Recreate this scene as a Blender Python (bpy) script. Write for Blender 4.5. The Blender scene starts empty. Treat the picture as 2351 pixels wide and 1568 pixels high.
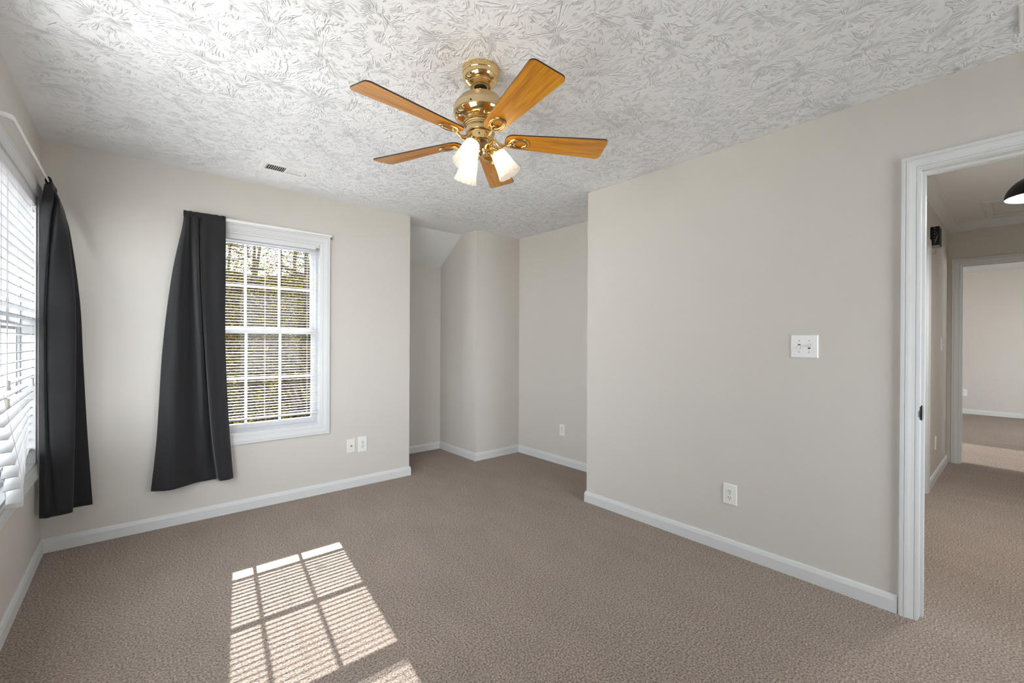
import bpy, bmesh, math, random
from mathutils import Vector, Matrix
random.seed(7)
PI = math.pi
S = bpy.context.scene
COL = S.collection

# ------------------------------------------------------------------ camera
YAW, PITCH, ROLL = 0.7124, -0.0025, 0.0049
fw = Vector((math.sin(YAW), math.cos(YAW), 0)); rt = Vector((math.cos(YAW), -math.sin(YAW), 0)); up = Vector((0, 0, 1))
fw2 = fw * math.cos(PITCH) + up * math.sin(PITCH); up2 = up * math.cos(PITCH) - fw * math.sin(PITCH)
r3 = rt * math.cos(ROLL) + up2 * math.sin(ROLL); u3 = up2 * math.cos(ROLL) - rt * math.sin(ROLL)
cam_data = bpy.data.cameras.new('camera')
cam_data.sensor_fit = 'HORIZONTAL'; cam_data.sensor_width = 36.0
cam_data.lens = 36.0 * 1004.33 / 2351.0
cam_data.shift_x = -0.00308; cam_data.shift_y = 0.00157
cam_data.clip_start = 0.02; cam_data.clip_end = 300
cam = bpy.data.objects.new('camera', cam_data); COL.objects.link(cam)
m = Matrix((r3, u3, -fw2)).transposed().to_4x4(); m.translation = Vector((0.4293, -3.7701, 1.2591))
cam.matrix_world = m
S.camera = cam

# ------------------------------------------------------------------ light, exposure
S.view_settings.view_transform = 'Standard'; S.view_settings.look = 'None'
S.view_settings.gamma = 1.0; S.view_settings.use_curve_mapping = False
S.view_settings.exposure = 1.1
S.cycles.use_denoising = True
S.cycles.max_bounces = 14; S.cycles.diffuse_bounces = 8; S.cycles.transparent_max_bounces = 24
S.cycles.glossy_bounces = 6; S.cycles.transmission_bounces = 6
S.cycles.sample_clamp_indirect = 8.0
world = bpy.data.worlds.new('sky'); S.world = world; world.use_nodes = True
wn = world.node_tree.nodes; wl = world.node_tree.links
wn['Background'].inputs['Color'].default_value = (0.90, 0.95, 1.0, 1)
# sky brightened south and west as room fill, dimmer over the northern woods
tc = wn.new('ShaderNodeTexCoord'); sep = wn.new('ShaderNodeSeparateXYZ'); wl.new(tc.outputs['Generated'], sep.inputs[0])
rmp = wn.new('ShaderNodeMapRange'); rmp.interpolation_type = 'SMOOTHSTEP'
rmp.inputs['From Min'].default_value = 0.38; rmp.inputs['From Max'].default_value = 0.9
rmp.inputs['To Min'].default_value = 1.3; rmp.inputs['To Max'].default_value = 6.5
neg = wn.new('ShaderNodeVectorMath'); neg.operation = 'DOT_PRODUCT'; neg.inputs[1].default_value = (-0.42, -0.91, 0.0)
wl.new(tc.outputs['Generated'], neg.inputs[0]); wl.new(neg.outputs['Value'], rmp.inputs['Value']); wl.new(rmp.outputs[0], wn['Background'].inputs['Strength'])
sun_d = bpy.data.lights.new('sun', 'SUN'); sun_d.energy = 20.0; sun_d.angle = 0.007; sun_d.color = (1.0, 0.985, 0.965)
sun = bpy.data.objects.new('sun', sun_d); COL.objects.link(sun)
sun.rotation_euler = Vector((-0.121, -1.0, -0.60)).to_track_quat('-Z', 'Y').to_euler()
sun.location = (2, 6, 6)


def portal(name, loc, direction, w, h):
    d = bpy.data.lights.new(name, 'AREA'); d.shape = 'RECTANGLE'; d.size = w; d.size_y = h
    d.cycles.is_portal = True
    o = bpy.data.objects.new(name, d); COL.objects.link(o); o.location = loc
    o.rotation_euler = Vector(direction).to_track_quat('-Z', 'Z').to_euler()
    return o


portal('skylight_left_window', (-0.16, -0.63, 1.31), (1, 0, 0), 0.95, 1.5)
portal('skylight_back_window', (1.171, 0.16, 1.31), (0, -1, 0), 0.81, 1.5)
portal('skylight_added_side', (-0.16, -2.5, 1.36), (1, 0, 0), 2.0, 1.6)  # this portal and those below serve added windows out of view
portal('skylight_added_front', (2.35, -5.46, 1.4), (0, 1, 0), 1.1, 1.6)
portal('skylight_added_far', (8.0, -0.8, 1.35), (0, -1, 0), 1.5, 1.7)
portal('skylight_added_south', (9.4, -6.4, 1.35), (0, 1, 0), 2.2, 1.7)

# ------------------------------------------------------------------ helpers


def tag(o, label=None, cat=None, group=None, kind=None):
    if label: o['label'] = label
    if cat: o['category'] = cat
    if group: o['group'] = group
    if kind: o['kind'] = kind
    return o


def empty(name, loc=(0, 0, 0), rot=(0, 0, 0)):
    o = bpy.data.objects.new(name, None); COL.objects.link(o)
    o.location = loc; o.rotation_euler = rot; o.empty_display_size = 0.05
    return o


class MB:
    def __init__(self):
        self.bm = bmesh.new()

    def faces(self, vs, fs, mi=0):
        v = [self.bm.verts.new(p) for p in vs]
        out = []
        for f in fs:
            try:
                fc = self.bm.faces.new([v[i] for i in f]); fc.material_index = mi; out.append(fc)
            except ValueError:
                pass
        return v, out

    def box(self, x0, x1, y0, y1, z0, z1, mi=0, bev=0.0, T=None):
        P = [(x, y, z) for x in (x0, x1) for y in (y0, y1) for z in (z0, z1)]
        if T: P = [T(*p) for p in P]
        v, f = self.faces(P, [(0, 1, 3, 2), (4, 6, 7, 5), (0, 4, 5, 1), (2, 3, 7, 6), (0, 2, 6, 4), (1, 5, 7, 3)], mi)
        if bev:
            es = list({e for fc in f for e in fc.edges})
            bmesh.ops.bevel(self.bm, geom=es, offset=bev, segments=2, affect='EDGES', profile=0.6)

    def sweep(self, pts, prof, T, side=1, closed=False, pre=None, post=None, mi=0):
        """profile (a, b): a along the mitred in-plane normal, b along the plane's own normal"""
        pts = [Vector(p) for p in pts]; n = len(pts); rows = []
        for i in range(n):
            if closed:
                d0 = (pts[i] - pts[i - 1]).normalized(); d1 = (pts[(i + 1) % n] - pts[i]).normalized()
            else:
                d0 = (pts[i] - pts[i - 1]).normalized() if i else (Vector(pre).normalized() if pre else None)
                d1 = (pts[i + 1] - pts[i]).normalized() if i < n - 1 else (Vector(post).normalized() if post else None)
                d0 = d0 or d1; d1 = d1 or d0
            n0 = Vector((-d0.y, d0.x)) * side; n1 = Vector((-d1.y, d1.x)) * side
            mm = n0 + n1; mm = mm / max(0.2, mm.dot(n0))
            rows.append([self.bm.verts.new(T(pts[i].x + mm.x * a, pts[i].y + mm.y * a, b)) for a, b in prof])
        k = len(prof)
        for i in range(n if closed else n - 1):
            A = rows[i]; B = rows[(i + 1) % n]
            for j in range(k):
                f = self.bm.faces.new((A[j], A[(j + 1) % k], B[(j + 1) % k], B[j])); f.material_index = mi
        if not closed:
            for R in (rows[0], rows[-1]):
                f = self.bm.faces.new(R); f.material_index = mi

    def rings(self, rows, close_u=True, cap=True, mi=0):
        R = [[self.bm.verts.new(p) for p in r] for r in rows]
        n = len(R[0])
        for i in range(len(R) - 1):
            for j in range(n if close_u else n - 1):
                f = self.bm.faces.new((R[i][j], R[i][(j + 1) % n], R[i + 1][(j + 1) % n], R[i + 1][j])); f.material_index = mi
        if cap and close_u:
            for r in (R[0], R[-1]):
                f = self.bm.faces.new(r); f.material_index = mi

    def tube(self, pts, r, seg=10, sx=1.0, mi=0, cap=True, upv=(0, 0, 1)):
        pts = [Vector(p) for p in pts]; rows = []
        for i, p in enumerate(pts):
            d = (pts[min(i + 1, len(pts) - 1)] - pts[max(i - 1, 0)]).normalized()
            u = Vector(upv); u = u - d * u.dot(d)
            if u.length < 1e-4: u = Vector((1, 0, 0)) - d * d.x
            u.normalize(); w = d.cross(u)
            rr = r[i] if isinstance(r, (list, tuple)) else r
            rows.append([p + u * (math.cos(a) * rr) + w * (math.sin(a) * rr * sx) for a in [2 * PI * k / seg for k in range(seg)]])
        self.rings(rows, cap=cap, mi=mi)

    def lathe(self, prof, seg=40, M=None, cap=True, wob=None, mi=0):
        rows = []
        for j, (r, z) in enumerate(prof):
            row = []
            for k in range(seg):
                a = 2 * PI * k / seg
                rr, zz = (r, z) if wob is None else wob(r, z, a, j)
                p = Vector((math.cos(a) * rr, math.sin(a) * rr, zz))
                row.append(M @ p if M else p)
            rows.append(row)
        self.rings(rows, cap=cap, mi=mi)

    def build(self, name, mats, parent=None, smooth=None, loc=None, rot=None):
        bm = self.bm
        bmesh.ops.recalc_face_normals(bm, faces=bm.faces[:])
        if smooth:
            lim = math.radians(smooth)
            for f in bm.faces: f.smooth = True
            for e in bm.edges:
                if len(e.link_faces) == 2 and e.calc_face_angle(0) > lim: e.smooth = False
        me = bpy.data.meshes.new(name); bm.to_mesh(me); bm.free()
        for mt in (mats if isinstance(mats, (list, tuple)) else [mats]): me.materials.append(mt)
        o = bpy.data.objects.new(name, me); COL.objects.link(o)
        if parent: o.parent = parent
        if loc: o.location = loc
        if rot: o.rotation_euler = rot
        return o


def struct(mb, name, mats, parent=None, smooth=None):
    o = mb.build(name, mats, parent, smooth)
    if parent is None: o['kind'] = 'structure'
    return o


# ------------------------------------------------------------------ materials


def mat(name, color=(0.8, 0.8, 0.8), rough=0.5, metal=0.0, spec=0.5, emit=None, es=0.0, sheen=0.0, coat=0.0):
    mt = bpy.data.materials.new(name); mt.use_nodes = True
    b = mt.node_tree.nodes['Principled BSDF']
    b.inputs['Base Color'].default_value = (*color, 1); b.inputs['Roughness'].default_value = rough
    b.inputs['Metallic'].default_value = metal; b.inputs['Specular IOR Level'].default_value = spec
    if sheen: b.inputs['Sheen Weight'].default_value = sheen; b.inputs['Sheen Roughness'].default_value = 0.4
    if coat: b.inputs['Coat Weight'].default_value = coat; b.inputs['Coat Roughness'].default_value = 0.15
    if emit: b.inputs['Emission Color'].default_value = (*emit, 1); b.inputs['Emission Strength'].default_value = es
    return mt


class NT:
    """small node-building helper"""
    def __init__(self, mt):
        self.t = mt.node_tree; self.n = self.t.nodes; self.l = self.t.links
        self.b = self.n['Principled BSDF']

    def add(self, kind, **kw):
        nd = self.n.new(kind)
        for k, v in kw.items(): setattr(nd, k, v)
        return nd

    def link(self, a, b): self.l.new(a, b)

    def math(self, op, a, b=None, c=None, clamp=False):
        nd = self.n.new('ShaderNodeMath'); nd.operation = op; nd.use_clamp = clamp
        for i, v in enumerate((a, b, c)):
            if v is None: continue
            if isinstance(v, (int, float)): nd.inputs[i].default_value = v
            else: self.l.new(v, nd.inputs[i])
        return nd.outputs[0]

    def vmath(self, op, a, b=None, out=0):
        nd = self.n.new('ShaderNodeVectorMath'); nd.operation = op
        for i, v in enumerate((a, b)):
            if v is None: continue
            if isinstance(v, (tuple, list)): nd.inputs[i].default_value = v
            elif isinstance(v, (int, float)): nd.inputs['Scale'].default_value = v
            else: self.l.new(v, nd.inputs[i])
        return nd.outputs[out]

    def noise(self, vec, scale, detail=2.0, rough=0.5, dim='3D'):
        nd = self.n.new('ShaderNodeTexNoise'); nd.noise_dimensions = dim
        nd.inputs['Scale'].default_value = scale; nd.inputs['Detail'].default_value = detail
        nd.inputs['Roughness'].default_value = rough
        if vec is not None: self.l.new(vec, nd.inputs['Vector'])
        return nd

    def bump(self, h, dist, strength=1.0):
        nd = self.n.new('ShaderNodeBump'); nd.inputs['Distance'].default_value = dist; nd.inputs['Strength'].default_value = strength
        self.l.new(h, nd.inputs['Height']); self.l.new(nd.outputs[0], self.b.inputs['Normal'])

    def ramp(self, fac, stops):
        nd = self.n.new('ShaderNodeValToRGB')
        while len(nd.color_ramp.elements) < len(stops): nd.color_ramp.elements.new(0.5)
        for e, (p, c) in zip(nd.color_ramp.elements, stops): e.position = p; e.color = (*c, 1)
        self.l.new(fac, nd.inputs[0])
        return nd.outputs[0]

    def coord(self, which='Object'):
        return self.n.new('ShaderNodeTexCoord').outputs[which]


def wall_paint(name, color):
    mt = mat(name, color, 0.62, spec=0.25); N = NT(mt)
    N.bump(N.noise(N.coord(), 190, 2).outputs[0], 0.0009, 0.5)
    return mt


WALL = wall_paint('greige_wall_paint', (0.625, 0.590, 0.548))
TRIM = mat('white_trim_paint', (0.67, 0.68, 0.68), 0.45)
PLASTIC = mat('white_plastic', (0.82, 0.82, 0.81), 0.3)
PLASTIC_WARM = mat('ivory_plastic', (0.80, 0.77, 0.72), 0.3)
VINYL = mat('white_vinyl', (0.52, 0.53, 0.55), 0.35)
SLAT = mat('white_slat', (0.70, 0.70, 0.71), 0.4)
DARK = mat('dark_slot', (0.02, 0.02, 0.02), 0.6)
BLACKM = mat('black_metal', (0.008, 0.008, 0.009), 0.45, spec=0.3)
SCREW = mat('screw_metal', (0.32, 0.32, 0.31), 0.4, 0.9)
SMOOTH_CEIL = wall_paint('flat_ceiling_paint', (0.74, 0.745, 0.745))
GAP = mat('cavity', (0.05, 0.05, 0.055), 0.8)


def stomp_ceiling():
    mt = mat('stomped_ceiling_plaster', (0.83, 0.84, 0.86), 0.7, spec=0.2); N = NT(mt)
    co = N.coord()
    warp = N.noise(co, 9.0, 2.0)
    w = N.vmath('SCALE', N.vmath('SUBTRACT', warp.outputs['Color'], (0.5, 0.5, 0.5)), 0.028)
    co2 = N.vmath('ADD', co, w)
    hs = []
    for off, sc in (((0.0, 0.0, 0.0), 4.3), ((3.37, 1.91, 0.0), 3.9)):
        p = N.vmath('ADD', co2, off)
        vo = N.add('ShaderNodeTexVoronoi'); vo.voronoi_dimensions = '2D'; vo.feature = 'F1'
        vo.inputs['Scale'].default_value = sc; vo.inputs['Randomness'].default_value = 0.85
        N.link(p, vo.inputs['Vector'])
        d = N.vmath('SUBTRACT', p, vo.outputs['Position'])
        sx = N.add('ShaderNodeSeparateXYZ'); N.link(d, sx.inputs[0])
        flat = N.add('ShaderNodeCombineXYZ'); N.link(sx.outputs[0], flat.inputs[0]); N.link(sx.outputs[1], flat.inputs[1])
        ln = N.vmath('LENGTH', flat.outputs[0], None, 1)
        dirv = N.vmath('NORMALIZE', flat.outputs[0])
        a = N.vmath('SCALE', dirv, 5.2)
        sa = N.add('ShaderNodeSeparateXYZ'); N.link(a, sa.inputs[0])
        cb = N.add('ShaderNodeCombineXYZ')
        N.link(sa.outputs[0], cb.inputs[0]); N.link(sa.outputs[1], cb.inputs[1])
        N.link(N.math('MULTIPLY', ln, 10.0), cb.inputs[2])
        cell = N.vmath('SCALE', vo.outputs['Color'], 37.0)
        nz = N.noise(N.vmath('ADD', cb.outputs[0], cell), 1.0, 2.0, 0.55)
        ridge = N.math('SUBTRACT', 1.0, N.math('MULTIPLY', N.math('ABSOLUTE', N.math('SUBTRACT', nz.outputs[0], 0.5)), 13.0), clamp=True)
        mask = N.noise(p, 26.0, 1.0)
        mk = N.math('MULTIPLY', N.math('SUBTRACT', mask.outputs[0], 0.47), 7.0, clamp=True)
        fall = N.math('MULTIPLY', ln, 30.0, clamp=True)
        hs.append(N.math('MULTIPLY', N.math('MULTIPLY', ridge, mk), fall))
    h = N.math('MAXIMUM', hs[0], hs[1])
    fine = N.noise(co, 160, 2).outputs[0]
    h = N.math('ADD', h, N.math('MULTIPLY', fine, 0.12))
    # the texture dies out in the last inches along the walls
    g = N.add('ShaderNodeSeparateXYZ'); N.link(co, g.inputs[0])
    e1 = N.math('MULTIPLY', N.math('SUBTRACT', -0.03, g.outputs[1]), 6.0, clamp=True)
    e2 = N.math('MULTIPLY', N.math('SUBTRACT', g.outputs[0], 0.02), 10.0, clamp=True)
    h = N.math('MULTIPLY', h, N.math('ADD', N.math('MULTIPLY', e1, e2), 0.12))
    N.bump(h, 0.0042, 0.95)
    return mt


STOMP = stomp_ceiling()


def carpet():
    mt = mat('taupe_carpet', (0.3, 0.25, 0.21), 1.0, spec=0.05, sheen=0.15); N = NT(mt)
    co = N.coord()
    tuft = N.noise(co, 125, 2.0, 0.65).outputs[0]
    fine = N.noise(co, 520, 1.0).outputs[0]
    big = N.noise(co, 2.4, 3.0).outputs[0]
    stroke = N.noise(N.vmath('MULTIPLY', co, (3.0, 0.8, 1.0)), 2.2, 2.0).outputs[0]
    f = N.math('ADD', N.math('MULTIPLY', tuft, 0.75), N.math('MULTIPLY', fine, 0.25))
    base = N.ramp(f, [(0.34, (0.130, 0.096, 0.077)), (0.49, (0.365, 0.291, 0.244)), (0.66, (0.66, 0.565, 0.49))])
    var = N.math('ADD', 0.80, N.math('ADD', N.math('MULTIPLY', big, 0.2), N.math('MULTIPLY', stroke, 0.2)))
    mx = N.add('ShaderNodeMix', data_type='RGBA', blend_type='MULTIPLY'); mx.inputs[0].default_value = 1.0
    N.link(base, mx.inputs[6]); cc = N.add('ShaderNodeCombineColor')
    for i in range(3): N.link(var, cc.inputs[i])
    N.link(cc.outputs[0], mx.inputs[7]); N.link(mx.outputs[2], N.b.inputs['Base Color'])
    N.bump(f, 0.016, 1.0)
    return mt


CARPET = carpet()


def brass(name, color, rough):
    return mat(name, color, rough, 1.0)


BRASS = brass('polished_brass', (0.76, 0.56, 0.27), 0.09)
BRASS_SATIN = brass('satin_brass', (0.62, 0.49, 0.29), 0.38)


def oak():
    mt = mat('honey_oak_veneer', (0.6, 0.3, 0.05), 0.32, coat=0.25); N = NT(mt)
    co = N.coord()
    st = N.vmath('MULTIPLY', co, (1.1, 30.0, 30.0))
    wob = N.noise(N.vmath('MULTIPLY', co, (2.0, 7.0, 7.0)), 1.0, 2.0)
    st2 = N.vmath('ADD', st, N.vmath('SCALE', wob.outputs['Color'], 1.4))
    g = N.noise(st2, 2.2, 4.0, 0.6).outputs[0]
    p = N.noise(N.vmath('MULTIPLY', co, (14.0, 420.0, 60.0)), 1.0, 1.0).outputs[0]
    f = N.math('ADD', N.math('MULTIPLY', g, 0.8), N.math('MULTIPLY', p, 0.2))
    N.link(N.ramp(f, [(0.33, (0.34, 0.115, 0.006)), (0.5, (0.60, 0.245, 0.012)), (0.66, (0.74, 0.345, 0.022))]), N.b.inputs['Base Color'])
    return mt


OAK = oak()
BLADE_EDGE = mat('dark_blade_edge', (0.03, 0.014, 0.008), 0.4)


def fabric():
    mt = mat('black_curtain_fabric', (0.030, 0.030, 0.032), 0.9, spec=0.12, sheen=0.25); N = NT(mt)
    N.bump(N.noise(N.coord(), 700, 1).outputs[0], 0.0006, 0.5)
    return mt


FABRIC = fabric()


def glass_pane():
    mt = bpy.data.materials.new('window_glass'); mt.use_nodes = True
    n = mt.node_tree.nodes; l = mt.node_tree.links; n.clear()
    out = n.new('ShaderNodeOutputMaterial'); tr = n.new('ShaderNodeBsdfTransparent'); gl = n.new('ShaderNodeBsdfGlossy')
    tr.inputs[0].default_value = (0.96, 0.97, 0.97, 1); gl.inputs['Roughness'].default_value = 0.03
    mx = n.new('ShaderNodeMixShader'); mx.inputs[0].default_value = 0.008
    l.new(tr.outputs[0], mx.inputs[1]); l.new(gl.outputs[0], mx.inputs[2]); l.new(mx.outputs[0], out.inputs[0])
    return mt


GLASS = glass_pane()


def frosted():
    mt = bpy.data.materials.new('frosted_glass_shade'); mt.use_nodes = True
    n = mt.node_tree.nodes; l = mt.node_tree.links; n.clear()
    out = n.new('ShaderNodeOutputMaterial'); tl = n.new('ShaderNodeBsdfTranslucent'); df = n.new('ShaderNodeBsdfDiffuse'); tr = n.new('ShaderNodeBsdfTransparent')
    tl.inputs[0].default_value = (0.95, 0.92, 0.88, 1); df.inputs[0].default_value = (0.85, 0.83, 0.8, 1)
    m1 = n.new('ShaderNodeMixShader'); m1.inputs[0].default_value = 0.45
    m2 = n.new('ShaderNodeMixShader'); m2.inputs[0].default_value = 0.28
    l.new(tl.outputs[0], m1.inputs[1]); l.new(df.outputs[0], m1.inputs[2])
    l.new(m1.outputs[0], m2.inputs[1]); l.new(tr.outputs[0], m2.inputs[2]); l.new(m2.outputs[0], out.inputs[0])
    return mt


FROST = frosted()
BULB = mat('lit_bulb', (1, 1, 1), 0.4, emit=(1.0, 0.80, 0.52), es=5.0)
HALL_BULB = mat('lit_diffuser', (1, 1, 1), 0.4, emit=(0.97, 0.97, 0.95), es=55.0)

# ------------------------------------------------------------------ the shell
H = 2.44; XB = 2.371; XR = 3.124; YR = -1.524; XA = 3.745; XP = 3.140; YN = 0.721
YF = -5.3                       # wall behind the photographer
HX = 6.98; HY = -3.25; HH = 2.53; HS = -4.45   # hall
FX = 11.82; FH = 2.55; FN = -1.0; FS = -6.2    # room across the hall

f = MB()
f.box(-0.12, XA + 0.12, YF - 0.1, 0.0, -0.12, 0)
f.box(XB - 0.12, XP + 0.12, 0.0, YN + 0.12, -0.12, 0)
f.box(XA + 0.12, FX + 0.12, FS - 0.12, FN + 0.12, -0.12, 0)
struct(f, 'floor', CARPET)

c = MB()
c.box(-0.12, XA + 0.12, YF - 0.1, 0.0, H, H + 0.12)
c.box(XB, XP, 0.0, 0.292, H, H + 0.12)
struct(c, 'ceiling', STOMP)
c = MB()
c.faces([(XB, 0.285, H), (XP, 0.285, H), (XP, YN, 2.138), (XB, YN, 2.138), (XB, 0.285, H + .12), (XP, 0.285, H + .12), (XP, YN, 2.26), (XB, YN, 2.26)],
        [(0, 1, 2, 3), (4, 5, 6, 7), (0, 1, 5, 4), (1, 2, 6, 5), (2, 3, 7, 6), (3, 0, 4, 7)])
struct(c, 'ceiling_slope', SMOOTH_CEIL)
c = MB(); c.box(XR + 0.116, HX + 0.06, HS - 0.12, HY + 0.12, HH, HH + 0.1); struct(c, 'ceiling_hall', SMOOTH_CEIL)
c = MB(); c.box(HX + 0.06, FX + 0.12, FS - 0.12, FN + 0.12, FH, FH + 0.1); struct(c, 'ceiling_far', SMOOTH_CEIL)

WZ0, WZ1 = 0.558, 2.058          # window openings
LWY0, LWY1 = -1.105, -0.155      # left window along Y
BWX0, BWX1 = 0.765, 1.577        # back window along X


def wall_hole(name, a0, a1, z1, holes, T, mats=None, z0=0.0):
    w = MB()
    def B(p0, p1, q0, q1):
        if p1 - p0 > 1e-6 and q1 - q0 > 1e-6: w.box(p0, p1, 0, 0.12, q0, q1, T=T)
    a = a0
    for h0, h1, hz0, hz1 in holes:
        B(a, h0, z0, z1); B(h0, h1, z0, hz0); B(h0, h1, hz1, z1); a = h1
    B(a, a1, z0, z1)
    bmesh.ops.remove_doubles(w.bm, verts=w.bm.verts[:], dist=1e-5)
    return struct(w, name, mats or WALL)


wall_hole('wall_left', YF - 0.1, 0.12, H + 0.1, [(-3.5, -1.5, 0.558, 2.158), (LWY0, LWY1, WZ0, WZ1)], lambda a, d, z: (-d, a, z))
wall_hole('wall_back', 0.0, XB, H + 0.1, [(BWX0, BWX1, WZ0, WZ1)], lambda a, d, z: (a, d, z))
wall_hole('wall_front', 0.0, XA + 0.12, H + 0.1, [(1.8, 2.9, 0.6, 2.2)], lambda a, d, z: (a, YF - d, z))
w = MB(); w.box(XB - 0.12, XB, 0.12, YN + 0.12, 0, H + 0.1); struct(w, 'wall_niche_left', WALL)
w = MB(); w.box(XB, XP, YN, YN + 0.12, 0, 2.25); struct(w, 'wall_niche_back', WALL)
w = MB(); w.box(XP, XA + 0.12, 0.0, YN + 0.12, 0, H + 0.1); struct(w, 'wall_niche_right', WALL)
w = MB(); w.box(XA, XA + 0.12, YR - 0.116, 0.0, 0, H + 0.1); struct(w, 'wall_alcove', WALL)
DY0, DY1, DZ = -4.228, -3.466, 2.048
w = MB()
w.box(XR, XR + 0.116, DY1 + 0.0, YR, 0, H + 0.1)
w.box(XR + 0.116, XA + 0.12, YR - 0.116, YR, 0, H + 0.1)
w.box(XR, XR + 0.116, YF, DY0, 0, H + 0.1)
w.box(XR, XR + 0.116, DY0, DY1, DZ + 0.02, HH + 0.1)
struct(w, 'wall_right', WALL)
HDX0, HDX1 = 4.70, 5.475
w = MB()
w.box(XR + 0.116, HDX0, HY, HY + 0.12, 0, HH + 0.05); w.box(HDX1, HX, HY, HY + 0.12, 0, HH + 0.05); w.box(HDX0, HDX1, HY, HY + 0.12, 2.09, HH + 0.05)
struct(w, 'wall_hall_left', WALL)
FDY0, FDY1, FDZ = -4.11, -3.333, 2.103
w = MB()
w.box(HX, HX + 0.12, FDY1, FN + 0.12, 0, FH + 0.05); w.box(HX, HX + 0.12, FS - 0.12, FDY0, 0, FH + 0.05); w.box(HX, HX + 0.12, FDY0, FDY1, FDZ, FH + 0.05)
struct(w, 'wall_hall_far', WALL)
w = MB(); w.box(XR + 0.116, HX, HS - 0.12, HS, 0, HH + 0.05); struct(w, 'wall_hall_right', WALL)
w = MB(); w.box(FX, FX + 0.12, FS - 0.12, FN + 0.12, 0, FH + 0.05); struct(w, 'wall_far', WALL)
wall_hole('wall_far_right', HX + 0.12, FX, FH + 0.05, [(8.3, 10.5, 0.5, 2.2)], lambda a, d, z: (a, FS - d, z))
wall_hole('wall_far_left', HX + 0.12, FX, FH + 0.05, [(7.25, 8.75, 0.5, 2.2)], lambda a, d, z: (a, FN + d, z))

# ------------------------------------------------------------------ baseboards
BH, BT = 0.083, 0.0138
BP = [(0.0, 0.0), (BT, 0.0), (BT, BH * 0.70), (BT * 0.62, BH * 0.93), (BT * 0.3, BH), (0.0, BH)]
XY = lambda x, y, b: (x, y, b)


def base(name, pts, side, pre=None, post=None):
    b = MB(); b.sweep(pts, BP, XY, side, pre=pre, post=post); return struct(b, name, TRIM)


base('baseboard_left', [(0, YF), (0, 0)], -1, post=(1, 0))
base('baseboard_back', [(0, 0), (XB, 0), (XB, 0.05)], -1, pre=(0, 1))
base('baseboard_niche', [(XB, 0.05), (XB, YN), (XP, YN), (XP, 0)], -1, post=(1, 0))
base('baseboard_alcove', [(XP, 0), (XA, 0), (XA, YR)], -1, pre=(0, -1))
base('baseboard_right', [(XR + 0.2, YR), (XR, YR), (XR, -3.397)], -1)
base('baseboard_hall', [(5.547, HY), (HX, HY), (HX, -3.262)], -1)
base('baseboard_far', [(FX, FN), (FX, FS)], -1)

# ------------------------------------------------------------------ casings
CP = [(0.0, 0.0), (0.0, 0.0095), (0.009, 0.0100), (0.0105, 0.0075), (0.0125, 0.0105), (0.022, 0.0120), (0.034, 0.0155), (0.044, 0.0165),
      (0.046, 0.0135), (0.0485, 0.0170), (0.061, 0.0170), (0.064, 0.0145), (0.064, 0.0)]


def casing(name, rect, T, parent=None, closed=True, scale=1.0):
    a0, a1, z0, z1 = rect
    b = MB(); prof = [(a * scale, t) for a, t in CP]
    if closed: b.sweep([(a0, z0), (a1, z0), (a1, z1), (a0, z1)], prof, T, -1, closed=True)
    else: b.sweep([(a0, z0), (a0, z1), (a1, z1), (a1, z0)], prof, T, 1)
    return struct(b, name, TRIM, parent)


T_back = lambda a, z, b: (a, -b, z)
T_left = lambda a, z, b: (b, a, z)
T_right = lambda a, z, b: (XR - b, a, z)

# ------------------------------------------------------------------ windows


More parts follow.
